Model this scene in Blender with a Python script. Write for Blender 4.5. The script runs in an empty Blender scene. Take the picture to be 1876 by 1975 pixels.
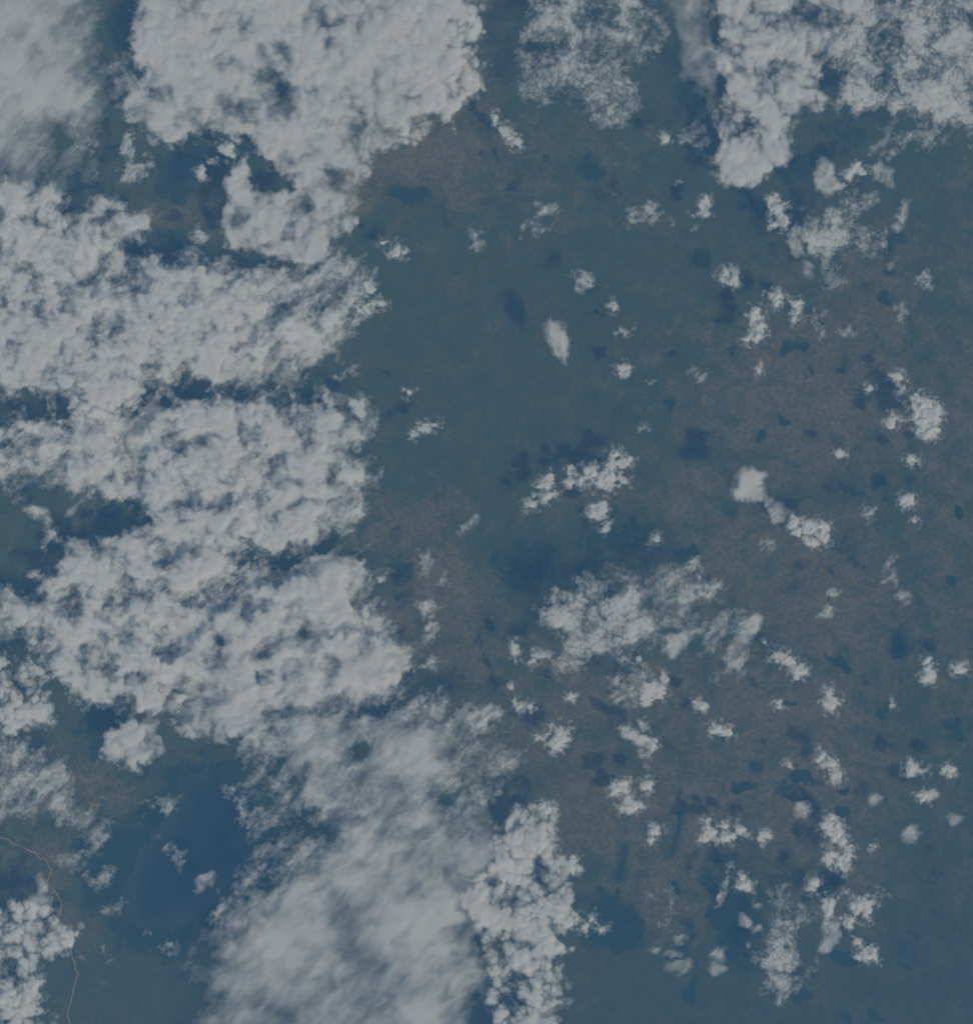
import bpy, math
import numpy as np
from mathutils import Vector

# ---------------------------------------------------------------- scale: 1 unit = 1 km
KM = 0.08                 # km of ground per map step
CX, CY = 938.0, 987.5     # map step under the camera
CAM_H = 254.5             # orbit height, km
SUN_AZ = (0.743, -0.669)  # towards the sun
SUN_EL = 40.0

sc = bpy.context.scene
sc.unit_settings.system = 'METRIC'
sc.unit_settings.scale_length = 1000.0

# ---------------------------------------------------------------- camera
cam = bpy.data.cameras.new('camera')
cam.sensor_fit = 'VERTICAL'
cam.sensor_height = 36.0
cam.lens = 36.0 * CAM_H / (1975 * KM)
cam.clip_start = 0.1
cam.clip_end = 6000.0
co = bpy.data.objects.new('camera', cam)
sc.collection.objects.link(co)
co.location = (0, 0, CAM_H)
co.rotation_euler = (0, 0, 0)
sc.camera = co

# ---------------------------------------------------------------- sky and sun
w = bpy.data.worlds.new('World')
sc.world = w
w.use_nodes = True
nt = w.node_tree
for n in list(nt.nodes):
    nt.nodes.remove(n)
sky = nt.nodes.new('ShaderNodeTexSky')
sky.sky_type = 'NISHITA'
sky.sun_disc = False
sky.sun_elevation = math.radians(SUN_EL)
sky.sun_rotation = math.atan2(SUN_AZ[0], SUN_AZ[1])
bg = nt.nodes.new('ShaderNodeBackground')
bg.inputs['Strength'].default_value = 0.08
wo = nt.nodes.new('ShaderNodeOutputWorld')
nt.links.new(sky.outputs[0], bg.inputs[0])
nt.links.new(bg.outputs[0], wo.inputs[0])

sl = bpy.data.lights.new('sun', 'SUN')
sl.energy = 3.4
sl.angle = math.radians(0.53)
sl.color = (0.90, 0.985, 1.0)
so = bpy.data.objects.new('sun', sl)
sc.collection.objects.link(so)
c, s = math.cos(math.radians(SUN_EL)), math.sin(math.radians(SUN_EL))
so.rotation_euler = Vector((-SUN_AZ[0] * c, -SUN_AZ[1] * c, -s)).to_track_quat('-Z', 'Y').to_euler()
so.location = (60, -60, 120)

sc.view_settings.view_transform = 'Standard'
sc.view_settings.look = 'None'
sc.view_settings.gamma = 1.0
sc.view_settings.exposure = -0.43
sc.cycles.use_denoising = True
sc.cycles.max_bounces = 8
sc.cycles.diffuse_bounces = 2
sc.cycles.transmission_bounces = 3
sc.cycles.volume_bounces = 6
sc.cycles.transparent_max_bounces = 24
sc.cycles.use_adaptive_sampling = True
sc.cycles.adaptive_threshold = 0.03
sc.cycles.adaptive_min_samples = 24

HAZE_TAU = 0.295

# ---------------------------------------------------------------- noise on the map grid
STEP = 2.0
X0, Y0, X1, Y1 = -260.0, -260.0, 2136.0, 2236.0
NX, NY = int((X1 - X0) / STEP) + 1, int((Y1 - Y0) / STEP) + 1
gx = X0 + STEP * np.arange(NX)
gy = Y0 + STEP * np.arange(NY)
PX, PY = np.meshgrid(gx, gy)

def perlin(x, y, seed):
    r = np.random.RandomState(seed)
    ang = r.rand(256) * 2 * np.pi
    perm = r.permutation(256)
    xi, yi = np.floor(x).astype(int), np.floor(y).astype(int)
    xf, yf = x - xi, y - yi
    u = xf * xf * xf * (xf * (xf * 6 - 15) + 10)
    v = yf * yf * yf * (yf * (yf * 6 - 15) + 10)
    def g(ix, iy, dx, dy):
        a = ang[perm[(perm[ix & 255] + iy) & 255]]
        return np.cos(a) * dx + np.sin(a) * dy
    a = g(xi, yi, xf, yf); b = g(xi + 1, yi, xf - 1, yf)
    c_ = g(xi, yi + 1, xf, yf - 1); d = g(xi + 1, yi + 1, xf - 1, yf - 1)
    return ((a + u * (b - a)) * (1 - v) + (c_ + u * (d - c_)) * v) * 1.45

def fbm(x, y, size, octv, seed, gain=0.5, billow=False):
    out = np.zeros_like(x); amp = 1.0; tot = 0.0; f = 1.0 / size
    for o in range(octv):
        n = perlin(x * f + 7.3 * o, y * f + 3.1 * o, seed + o)
        out += amp * ((2 * np.abs(n) - 1) if billow else n)
        tot += amp; amp *= gain; f *= 2.03
    return out / tot

def worley(x, y, size, seed):
    r = np.random.RandomState(seed)
    jx, jy = r.rand(64, 64), r.rand(64, 64)
    xs, ys = x / size, y / size
    xi, yi = np.floor(xs).astype(int), np.floor(ys).astype(int)
    f1 = np.full(x.shape, 9.0); f2 = f1.copy()
    for dx in (-1, 0, 1):
        for dy in (-1, 0, 1):
            ix, iy = xi + dx, yi + dy
            d = np.hypot(ix + jx[ix & 63, iy & 63] - xs, iy + jy[ix & 63, iy & 63] - ys)
            f2 = np.minimum(f2, np.maximum(f1, d)); f1 = np.minimum(f1, d)
    return f1, f2

def sstep(a, b, x):
    t = np.clip((x - a) / (b - a), 0, 1)
    return t * t * (3 - 2 * t)

def Z(f):
    return (f - f.mean()) / f.std()

def fields(px, py, norm=None, need=None):
    """every noise field the clouds draw on, for map points px, py"""
    F = {}
    wx, wy = fbm(px, py, 70, 5, 11, 0.55), fbm(px, py, 70, 5, 21, 0.55)        # broad warp of outlines
    F['wx2'], F['wy2'] = fbm(px, py, 18, 4, 31, 0.6), fbm(px, py, 18, 4, 41, 0.6)   # fine warp
    F['wx1'], F['wy1'] = wx, wy
    qx, qy = px + 26 * wx + 5 * F['wx2'], py + 26 * wy + 5 * F['wy2']
    sx = px + 22 * fbm(px, py, 100, 2, 13) + 3.0 * F['wx2']; sy = py + 22 * fbm(px, py, 100, 2, 23) + 3.0 * F['wy2']
    def dome(size, seed, ax=1.0, ay=1.0):
        f1, f2 = worley(sx * ax, sy * ay, size, seed)
        return np.clip(1 - (f1 / 0.78) ** 2, 0, 1) * (0.55 + 0.45 * sstep(0.0, 0.25, f2 - f1))
    def fibre(deg, seed):
        t = math.radians(deg)
        u = (px + 16 * wx) * math.cos(t) + (py + 16 * wy) * math.sin(t)
        v = -(px + 16 * wx) * math.sin(t) + (py + 16 * wy) * math.cos(t)
        return fbm(u / 2.6, v, 24, 5, seed, 0.6)
    def comb():
        t = math.radians(-52)
        u, v = px + 30 * wx, py + 30 * wy
        return fbm((u * math.cos(t) + v * math.sin(t)) / 5.0, -u * math.sin(t) + v * math.cos(t), 26, 5, 121, 0.55)
    make = {'big': lambda: fbm(px, py, 150, 4, 51), 'mid': lambda: fbm(qx, qy, 56, 4, 61, 0.55), 'fine': lambda: fbm(px, py, 12, 4, 71, 0.6),
            'd24': lambda: dome(26, 5, 1.1, 0.9), 'd13': lambda: dome(14, 6, 0.95, 1.05), 'd8': lambda: dome(7.5, 7),
            'fib': lambda: fibre(-40, 101), 'fib2': lambda: fibre(65, 111), 'comb': comb}
    for k, f in make.items():
        if need is not None and k not in need:
            F[k] = np.zeros_like(px)
            continue
        v = f()
        if norm is None:
            NORM[k] = (v.mean(), v.std())
        F[k] = (v - NORM[k][0]) / NORM[k][1]
    return F

NORM = {}
FLD = fields(PX, PY)

# ---------------------------------------------------------------- materials
def new_mat(name):
    m = bpy.data.materials.new(name)
    m.use_nodes = True
    t = m.node_tree
    for n in list(t.nodes):
        t.nodes.remove(n)
    return m, t

def node(t, kind, **kw):
    n = t.nodes.new(kind)
    for k, v in kw.items():
        if k in n.inputs.keys():
            n.inputs[k].default_value = v
        else:
            setattr(n, k, v)
    return n

def cloud_material(dens):
    """droplets fill the cloud; its skin is partly solid where the cloud is thick"""
    m, t = new_mat('cloud_droplets')
    L = t.links.new
    v = node(t, 'ShaderNodeVolumeScatter', Density=dens, Anisotropy=0.0)
    v.inputs['Color'].default_value = (1, 1, 1, 1)
    at = node(t, 'ShaderNodeAttribute', attribute_name='skin')
    df = node(t, 'ShaderNodeBsdfDiffuse', Color=(0.96, 0.96, 0.96, 1))
    # light wanders inside a cloud before it leaves: the skin shades more softly than a solid would
    ge = node(t, 'ShaderNodeNewGeometry')
    sc_ = node(t, 'ShaderNodeVectorMath', operation='SCALE'); sc_.inputs['Scale'].default_value = SOFT_NORMAL; L(ge.outputs['Normal'], sc_.inputs[0])
    av = node(t, 'ShaderNodeVectorMath', operation='ADD'); L(sc_.outputs[0], av.inputs[0]); av.inputs[1].default_value = (0, 0, 1 - SOFT_NORMAL)
    nn = node(t, 'ShaderNodeVectorMath', operation='NORMALIZE'); L(av.outputs[0], nn.inputs[0]); L(nn.outputs[0], df.inputs['Normal'])
    tp = node(t, 'ShaderNodeBsdfTransparent')
    mx = node(t, 'ShaderNodeMixShader')
    L(at.outputs['Fac'], mx.inputs[0]); L(tp.outputs[0], mx.inputs[1]); L(df.outputs[0], mx.inputs[2])
    o = node(t, 'ShaderNodeOutputMaterial')
    L(v.outputs[0], o.inputs['Volume']); L(mx.outputs[0], o.inputs['Surface'])
    return m

SKIN_HALF, SKIN_MAX = 4.0, 0.25
SOFT_NORMAL = 0.22
TOP_SHARE = 0.12
SIG = 4.0       # droplets, per km
M_CLOUD = cloud_material(SIG)

def ground_material():
    m, t = new_mat('land_cover')
    L = t.links.new
    tc = node(t, 'ShaderNodeTexCoord')
    soil = node(t, 'ShaderNodeAttribute', attribute_name='bare_soil')
    wood = node(t, 'ShaderNodeAttribute', attribute_name='woodland')  # woods, plus dark patches painted in as cloud shadow
    def noise(scale, detail, rough, dist=0.0):
        n = node(t, 'ShaderNodeTexNoise', Scale=scale, Detail=detail, Roughness=rough, Distortion=dist)
        L(tc.outputs['Object'], n.inputs['Vector'])
        return n.outputs['Fac']
    def rng(v, a, b, c_, d):
        r = node(t, 'ShaderNodeMapRange')
        for k, q in zip(('From Min', 'From Max', 'To Min', 'To Max'), (a, b, c_, d)):
            r.inputs[k].default_value = q
        L(v, r.inputs['Value'])
        return r.outputs[0]
    def mth(op, a, b):
        n = node(t, 'ShaderNodeMath', operation=op)
        for i, q in enumerate((a, b)):
            if isinstance(q, (int, float)):
                n.inputs[i].default_value = q
            else:
                L(q, n.inputs[i])
        return n.outputs[0]
    def mix(f, a, b):
        n = node(t, 'ShaderNodeMix', data_type='RGBA')
        L(f, n.inputs[0])
        for i, q in ((6, a), (7, b)):
            if isinstance(q, tuple):
                n.inputs[i].default_value = q + (1,)
            else:
                L(q, n.inputs[i])
        return n.outputs[2]
    n1 = noise(0.28, 8, 0.66, 0.6)      # patches of several km
    n2 = noise(1.5, 7, 0.68, 0.7)        # fields and scrub
    n3 = noise(0.09, 4, 0.55)
    vo = node(t, 'ShaderNodeTexVoronoi', Scale=2.6); L(tc.outputs['Object'], vo.inputs['Vector'])
    vsep = node(t, 'ShaderNodeSeparateColor'); L(vo.outputs['Color'], vsep.inputs[0])
    veg = mix(rng(n1, 0.35, 0.65, 0, 1), (0.060, 0.078, 0.045), (0.088, 0.098, 0.056))
    veg = mix(rng(n3, 0.4, 0.62, 0, 0.6), veg, (0.052, 0.086, 0.052))
    dry = mix(rng(n2, 0.36, 0.64, 0, 1), (0.130, 0.118, 0.066), (0.182, 0.155, 0.087))
    # dry ground shows in ragged patches whose share follows the regional map
    p = mth('ADD', mth('MULTIPLY', rng(n1, 0.3, 0.7, -0.5, 0.5), 1.1), mth('MULTIPLY', rng(n2, 0.3, 0.7, -0.5, 0.5), 0.55))
    p = rng(mth('ADD', soil.outputs['Fac'], p), 0.20, 0.95, 0, 1)
    col = mix(p, veg, dry)
    # bare orange earth in small flecks
    fl = rng(mth('ADD', n2, mth('MULTIPLY', soil.outputs['Fac'], 0.13)), 0.66, 0.78, 0, 0.25)
    fl = mth('MULTIPLY', fl, rng(n1, 0.44, 0.56, 0, 1))
    col = mix(fl, col, (0.34, 0.21, 0.11))
    # tilled parcels, faint
    fv = mth('MULTIPLY', rng(vsep.outputs[0], 0.6, 1.0, 0, 0.5), p)
    col = mix(fv, col, (0.11, 0.115, 0.085))
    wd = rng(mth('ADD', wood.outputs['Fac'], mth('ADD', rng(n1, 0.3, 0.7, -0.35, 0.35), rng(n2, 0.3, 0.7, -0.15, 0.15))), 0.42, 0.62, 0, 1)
    col = mix(wd, col, (0.022, 0.048, 0.040))  # one dark tone for real woods and painted cloud shadow
    # gallery woods along small valleys: thin dark threads
    nv = noise(0.55, 6, 0.6, 0.8)
    rid = mth('SUBTRACT', 1.0, mth('ABSOLUTE', mth('MULTIPLY', mth('SUBTRACT', nv, 0.5), 9.0), 0.0))
    col = mix(rng(rid, 0.55, 1.0, 0, 0.5), col, (0.026, 0.050, 0.036))
    b = node(t, 'ShaderNodeBsdfDiffuse', Roughness=0.6)
    L(col, b.inputs['Color'])
    o = node(t, 'ShaderNodeOutputMaterial')
    L(b.outputs[0], o.inputs['Surface'])
    return m

def plain_material(name, col, rough, spec=0.5):
    m, t = new_mat(name)
    tc = node(t, 'ShaderNodeTexCoord')
    nz = node(t, 'ShaderNodeTexNoise', Scale=0.9, Detail=5.0)
    t.links.new(tc.outputs['Object'], nz.inputs['Vector'])
    mx = node(t, 'ShaderNodeMix', data_type='RGBA')
    mx.inputs[6].default_value = tuple(0.75 * q for q in col) + (1,)
    mx.inputs[7].default_value = tuple(1.25 * q for q in col) + (1,)
    t.links.new(nz.outputs['Fac'], mx.inputs[0])
    b = node(t, 'ShaderNodeBsdfPrincipled', Roughness=rough)
    b.inputs['Specular IOR Level'].default_value = spec
    t.links.new(mx.outputs[2], b.inputs['Base Color'])
    o = node(t, 'ShaderNodeOutputMaterial')
    t.links.new(b.outputs[0], o.inputs['Surface'])
    return m

# ---------------------------------------------------------------- map helpers
def poly_dist(x, y, pts):
    """signed distance to a polygon, positive inside"""
    d = np.full(x.shape, 1e9); inside = np.zeros(x.shape, bool)
    n = len(pts)
    for i in range(n):
        ax, ay = pts[i]; bx, by = pts[(i + 1) % n]
        ex, ey = bx - ax, by - ay
        t = np.clip(((x - ax) * ex + (y - ay) * ey) / (ex * ex + ey * ey + 1e-9), 0, 1)
        d = np.minimum(d, np.hypot(x - ax - t * ex, y - ay - t * ey))
        if ay != by:
            inside ^= ((ay > y) != (by > y)) & (x < ex * (y - ay) / (by - ay) + ax)
    return np.where(inside, d, -d)

def blob_dist(x, y, blobs):
    d = np.full(x.shape, -1e9)
    for b in blobs:
        cx, cy, rx = b[:3]
        ry = b[3] if len(b) > 3 else rx
        th = math.radians(b[4]) if len(b) > 4 else 0.0
        dx, dy = x - cx, y - cy
        u = dx * math.cos(th) + dy * math.sin(th); v = -dx * math.sin(th) + dy * math.cos(th)
        d = np.maximum(d, (1 - np.hypot(u / rx, v / ry)) * min(rx, ry))
    return d

def to_world(px, py, z):
    k = KM * (CAM_H - z) / CAM_H
    return (px - CX) * k, -(py - CY) * k

def tag(o, label=None, cat=None, group=None, kind=None):
    for k, v in (('label', label), ('category', cat), ('group', group), ('kind', kind)):
        if v:
            o[k] = v
    return o

def add_mesh(name, verts, quads, mat, attrs=None, smooth=True):
    me = bpy.data.meshes.new(name)
    me.vertices.add(len(verts)); me.vertices.foreach_set('co', verts.astype(np.float32).ravel())
    nq = len(quads)
    me.loops.add(nq * 4); me.loops.foreach_set('vertex_index', quads.astype(np.int32).ravel())
    me.polygons.add(nq)
    me.polygons.foreach_set('loop_start', np.arange(0, nq * 4, 4, dtype=np.int32))
    me.polygons.foreach_set('loop_total', np.full(nq, 4, np.int32))
    if smooth:
        me.polygons.foreach_set('use_smooth', np.ones(nq, bool))
    for k, a in (attrs or {}).items():
        at = me.attributes.new(k, 'FLOAT', 'POINT'); at.data.foreach_set('value', a.astype(np.float32))
    me.update(calc_edges=True)
    me.materials.append(mat)
    o = bpy.data.objects.new(name, me)
    sc.collection.objects.link(o)
    return o

def grid_faces(keep, stride_w):
    """quads over kept cells of an (h, w) vertex grid, with compact vertex numbers"""
    h, w_ = keep.shape
    idx = np.arange((h + 1) * (w_ + 1)).reshape(h + 1, w_ + 1)
    q = np.stack([idx[:-1, :-1], idx[1:, :-1], idx[1:, 1:], idx[:-1, 1:]], -1)[keep]
    used, inv = np.unique(q, return_inverse=True)
    return used, inv.reshape(-1, 4)

# fe feather, wp outline warp, de thickness, ct contrast of thickness, ed how hard the rim thins, hi relief in km
KINDS = {
    'deck':     dict(fe=26, wp=32, de=2.4, ct=1.0, ed=4.6, gr=8),
    'alto':     dict(fe=38, wp=30, de=0.85, ct=1.15, ed=3.8, gr=16),
    'thinalto': dict(fe=46, wp=28, de=0.40, ct=1.00, ed=3.2, gr=16),
    'broken':   dict(fe=28, wp=28, de=1.35, ct=1.30, ed=3.8, gr=12),
    'sheet':    dict(fe=80, wp=40, de=0.62, ct=0.62, ed=2.4, gr=0),
    'veil':     dict(fe=46, wp=32, de=0.36, ct=0.80, ed=2.6, gr=16),
    'soft':     dict(fe=22, wp=15, de=1.6, ct=0.65, ed=4.2, gr=6),
    'puff':     dict(fe=12.0, wp=11, de=5.0, ct=0.85, ed=3.6, gr=0),
    'wisp':     dict(fe=20, wp=20, de=0.42, ct=0.90, ed=2.8, gr=0),
}

def cloud(name, label, kind, z, poly=None, blobs=None, holes=(), mods=(), group=None, de=1.0, fib=0, cat='cloud', part_of=None):
    K = KINDS[kind]
    pts = list(poly or [])
    if blobs:
        for b in blobs:
            r = max(b[2], b[3] if len(b) > 3 else 0)
            pts += [(b[0] - r, b[1] - r), (b[0] + r, b[1] + r)]
    pad = 8 + K['wp'] * 0.7
    xs = [p[0] for p in pts]; ys = [p[1] for p in pts]
    small = kind in ('puff', 'wisp')
    if max(max(xs) - min(xs), max(ys) - min(ys)) < 130:      # small cloud: its own finer grid
        lx0, ly0 = min(xs) - pad, min(ys) - pad
        mpx, mpy = np.meshgrid(np.arange(lx0, max(xs) + pad, 1.1), np.arange(ly0, max(ys) + pad, 1.1))
        F = fields(mpx, mpy, True, {'puff': ('fine', 'd13', 'd8'), 'wisp': ('mid', 'fine', 'd8', 'fib'), 'soft': ('mid', 'fine', 'fib', 'fib2')}.get(kind))
    else:
        i0 = max(0, int((min(xs) - pad - X0) / STEP)); i1 = min(NX, int((max(xs) + pad - X0) / STEP) + 2)
        j0 = max(0, int((min(ys) - pad - Y0) / STEP)); j1 = min(NY, int((max(ys) + pad - Y0) / STEP) + 2)
        S = (slice(j0, j1), slice(i0, i1))
        mpx, mpy = PX[S], PY[S]
        F = {k_: v_[S] for k_, v_ in FLD.items()}
    wx, wy = (F['wx2'], F['wy2']) if small else (F['wx1'] + 0.5 * F['wx2'], F['wy1'] + 0.5 * F['wy2'])
    x, y = mpx + K['wp'] * wx, mpy + K['wp'] * wy
    d = poly_dist(x, y, poly) + K['gr'] if poly else np.full(x.shape, -1e9)
    if blobs:
        d = np.maximum(d, blob_dist(x, y, blobs) + K['fe'] * (0.42 if kind == 'puff' else 0.35))
    for hpts, wgt in holes:
        d = np.minimum(d, -poly_dist(x, y, hpts) + K['fe'] * 0.3 + (1 - wgt) * 60)
    E = sstep(-0.15 * K['fe'], K['fe'], d)
    big, mid, fine, d24, d13, d8 = (F[k_] for k_ in ('big', 'mid', 'fine', 'd24', 'd13', 'd8'))
    f_ = F['fib2'] if fib == 2 else F['fib']
    if kind == 'deck':
        n = 0.70 * big + 0.85 * mid + 0.24 * d24 + 0.16 * d13 + 0.06 * d8
    elif kind == 'alto':
        n = 0.60 * big + 0.85 * mid + 0.30 * d24 + 0.26 * d13 + 0.10 * d8 + 0.10 * fine
    elif kind == 'thinalto':
        n = 0.40 * big + 0.75 * mid + 0.18 * d24 + 0.32 * d13 + 0.36 * d8 + 0.15 * fine
    elif kind == 'broken':
        n = 0.35 * big + 0.75 * mid + 0.48 * d24 + 0.34 * d13 + 0.12 * d8 + 0.12 * fine
    elif kind == 'sheet':
        n = 0.85 * big + 0.32 * mid + 0.30 * f_ + 0.28 * F['comb']
    elif kind in ('veil', 'wisp'):
        n = 0.55 * mid + 0.60 * f_ + 0.32 * fine + 0.25 * d8
    elif kind == 'soft':
        n = 0.50 * mid + 0.60 * f_ + 0.30 * fine
    else:
        n = 0.32 * d8 + 0.48 * d13 + 0.55 * fine
    G = np.zeros(x.shape)
    for (mx_, my_, mrx, mry, g) in mods:      # regional thickness of this bank
        G += math.log(g) * np.exp(-((x - mx_) / mrx) ** 2 - ((y - my_) / mry) ** 2)
    lt = math.log(K['de'] * de) + K['ct'] * n + G - K['ed'] * (1 - E) ** 1.15
    lt = np.where(d < -0.9 * K['fe'], -9, lt)
    tau = np.clip(np.exp(np.minimum(lt, 3.2)) - 0.07, 0, None) * sstep(-0.9 * K['fe'], -0.1 * K['fe'], d)
    h = 10.0 * tau / (tau + 10.0) / SIG + 0.004
    # broad lumps heave the whole layer up and down
    amp = {'deck': 0.08, 'alto': 0.06, 'broken': 0.08, 'thinalto': 0.04, 'sheet': 0.02, 'puff': 0.10}.get(kind, 0.04)
    heave = amp * (0.55 * d24 + 0.45 * mid + 0.15 * d13 + 0.3 * big) * (tau / (tau + 0.8))
    keep = np.maximum.reduce([tau[:-1, :-1], tau[1:, :-1], tau[1:, 1:], tau[:-1, 1:]]) > 0.05
    if keep.size < 90000:
        lab = np.where(keep, np.arange(1, keep.size + 1).reshape(keep.shape), 0)
        for _ in range(400):
            p_ = np.pad(lab, 1); new = np.where(keep, np.maximum.reduce([p_[1:-1, 1:-1], p_[:-2, 1:-1], p_[2:, 1:-1], p_[1:-1, :-2], p_[1:-1, 2:]]), 0)
            if (new == lab).all():
                break
            lab = new
        ids, cnt = np.unique(lab[lab > 0], return_counts=True)
        if len(ids) > 1:
            keep &= np.isin(lab, ids[cnt >= (0.5 if kind in ('wisp', 'veil') else 0.25) * cnt.max()])
    if not keep.any():
        print('EMPTY CLOUD', name, label); return None
    k = KM * (CAM_H - z) / CAM_H
    mcx, mcy = 0.5 * (min(xs) + max(xs)), 0.5 * (min(ys) + max(ys))
    ox, oy = to_world(mcx, mcy, z)
    lx, ly = (mpx - mcx) * k, -(mpy - mcy) * k
    used, q = grid_faces(keep, None)
    kp = np.pad(keep, 1)
    inner = (kp[:-1, :-1] & kp[1:, :-1] & kp[1:, 1:] & kp[:-1, 1:]).ravel()[used]
    hh = h.ravel()[used]
    ts = 0.3 if kind == 'puff' else TOP_SHARE
    hv_ = heave.ravel()[used]
    top = hv_ + np.where(inner, ts * hh, 0.0); bot = hv_ + (ts - 1) * hh
    V = np.stack([lx.ravel()[used], ly.ravel()[used], top], -1)
    nv = len(V)
    low_id = np.arange(nv)
    low_id[inner] = nv + np.arange(inner.sum())
    V = np.concatenate([V, np.stack([V[inner, 0], V[inner, 1], bot[inner]], -1)])
    q = np.concatenate([q, low_id[q][:, ::-1]])
    A = tau.ravel()[used]
    A = np.concatenate([A, 0.15 * A[inner]])
    o = add_mesh(name, V, q, M_CLOUD, {'skin': SKIN_MAX * A / (A + SKIN_HALF)})
    o.location = (ox, oy, z)
    if part_of is not None:
        o.parent = part_of
        o.location = Vector((ox, oy, z)) - part_of.location
        tag(o, label)
    else:
        tag(o, label, cat, group)
    return o

# ---------------------------------------------------------------- the land
def graded(lo, hi, step, far):
    core = list(np.arange(lo, hi + step, step))
    a, dlt = core[-1], step
    out = []
    while a < far:
        dlt *= 1.35; a += dlt; out.append(a)
    a, dlt = core[0], step
    left = []
    while a > -far:
        dlt *= 1.35; a -= dlt; left.append(a)
    return np.array(left[::-1] + core + out)

LX = graded(-330, 2200, 5.0, 16000); LY = graded(-330, 2300, 5.0, 16000)
GX, GY = np.meshgrid(LX, LY)

SOIL = [(830, 290, 130, 90, 1.0), (720, 340, 60, 90, .9), (900, 170, 70, 90, .7), (350, 400, 90, 50, .9), (330, 345, 60, 40, .5),
        (1560, 760, 260, 190, .85), (1440, 830, 90, 120, .7), (1650, 640, 150, 150, .7), (1700, 520, 90, 120, .6),
        (800, 1010, 110, 70, .8), (850, 1130, 120, 110, .95), (770, 1180, 70, 90, .8), (900, 1240, 110, 90, .75),
        (1290, 1150, 120, 130, .5), (1420, 1080, 140, 120, .75), (1600, 1150, 200, 190, .85), (1180, 1330, 260, 120, .75),
        (1500, 1380, 260, 160, .85), (1000, 1420, 130, 120, .65), (1150, 1560, 160, 150, .85), (1330, 1560, 160, 130, .85), (1560, 1530, 210, 150, .9),
        (1270, 1720, 120, 110, .85), (1620, 1700, 150, 110, .7), (180, 1540, 110, 110, .7), (110, 1660, 90, 80, .6), (150, 1790, 80, 50, .6),
        (360, 1480, 40, 40, .7), (1340, 960, 90, 80, .7), (1130, 950, 160, 40, .45), (950, 300, 140, 110, .55), (1080, 330, 200, 120, .35),
        (1850, 1000, 120, 600, .6)]
_wr = np.random.RandomState(77)  # the randomly scattered small patches are cloud shadows painted into the cover
WOOD_AND_SHADE = [(300, 1690, 180, 160, .98)] + [(_wr.uniform(1280, 1880), _wr.uniform(430, 1960), _wr.uniform(11, 30), _wr.uniform(10, 26), _wr.uniform(.7, 1.0)) for _ in range(46)] + [(400, 1620, 190, 190, .95), (270, 1750, 110, 90, .6), (350, 330, 95, 75, .6), (780, 385, 60, 45, .65), (1010, 310, 120, 40, .45), (1130, 320, 50, 25, .6), (740, 1290, 55, 100, .7), (770, 1110, 40, 80, .55),
        (1020, 1080, 90, 70, .65), (1190, 1040, 120, 60, .55), (940, 1200, 50, 90, .4), (1180, 1780, 70, 70, .85), (1400, 1760, 60, 130, .85),  # opening pair: broad cloud shadow painted into the land colour
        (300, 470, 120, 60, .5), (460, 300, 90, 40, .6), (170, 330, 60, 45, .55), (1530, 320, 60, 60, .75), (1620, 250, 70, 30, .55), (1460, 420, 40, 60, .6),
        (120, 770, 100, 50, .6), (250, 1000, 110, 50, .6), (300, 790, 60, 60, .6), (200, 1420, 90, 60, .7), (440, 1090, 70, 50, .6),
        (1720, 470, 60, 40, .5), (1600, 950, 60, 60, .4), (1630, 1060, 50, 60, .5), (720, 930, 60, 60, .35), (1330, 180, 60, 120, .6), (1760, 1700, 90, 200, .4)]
soil = np.zeros_like(GX); wood = np.zeros_like(GX)  # wood also carries the painted shadow patches
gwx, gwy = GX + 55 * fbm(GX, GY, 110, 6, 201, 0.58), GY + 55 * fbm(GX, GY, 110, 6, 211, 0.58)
for arr, lst in ((soil, SOIL), (wood, WOOD_AND_SHADE)):
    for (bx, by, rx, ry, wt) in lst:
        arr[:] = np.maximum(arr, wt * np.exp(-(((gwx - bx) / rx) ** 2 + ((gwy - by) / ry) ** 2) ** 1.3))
outside = (GX < -60) | (GX > 1960) | (GY < -60) | (GY > 2060)
soil = np.where(outside, np.maximum(soil, 0.45), soil)
relief = 0.16 * np.clip(fbm(GX, GY, 130, 6, 221), -1, 1) + 0.10 * fbm(GX, GY, 30, 4, 231, 0.5, True) * np.clip(soil, 0.15, 1)
far = np.maximum(np.maximum(-330 - GX, GX - 2200), np.maximum(-330 - GY, GY - 2300))
relief *= np.clip(1 - far / 400, 0, 1)

LAKES = [
    ('dark blue lake with a brown river delta on its shore', 9.0,
     [(352, 1455), (362, 1482), (385, 1492), (430, 1470), (500, 1510), (525, 1590), (490, 1680), (420, 1745), (335, 1795), (262, 1788), (238, 1742), (248, 1690),
      (268, 1640), (300, 1600), (332, 1560), (347, 1510)]),
    ('ragged dark lake dotted with small islands', 6.0,
     [(1722, 1222), (1732, 1214), (1748, 1224), (1757, 1238), (1760, 1258), (1748, 1268), (1730, 1264), (1722, 1254), (1728, 1242)]),
    ('dark lake beside a patch of green shore', 4.0,
     [(1712, 1808), (1740, 1806), (1765, 1815), (1775, 1840), (1790, 1862), (1760, 1872), (1730, 1850)]),
    ('deep blue-green lake between cloud banks', 9.0,
     [(318, 318), (336, 290), (372, 278), (405, 284), (400, 318), (372, 345), (350, 362), (322, 372), (302, 385), (300, 360)]),
    ('long narrow dark lake in a straight valley', 3.0,
     [(1308, 1566), (1316, 1568), (1314, 1600), (1304, 1640), (1296, 1655), (1294, 1640), (1302, 1600)]),
    ('slim dark lake widening towards one end', 4.0,
     [(1202, 1630), (1210, 1634), (1209, 1680), (1204, 1704), (1184, 1704), (1186, 1684), (1196, 1660)]),
]
lake_m = np.zeros_like(GX)
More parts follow.
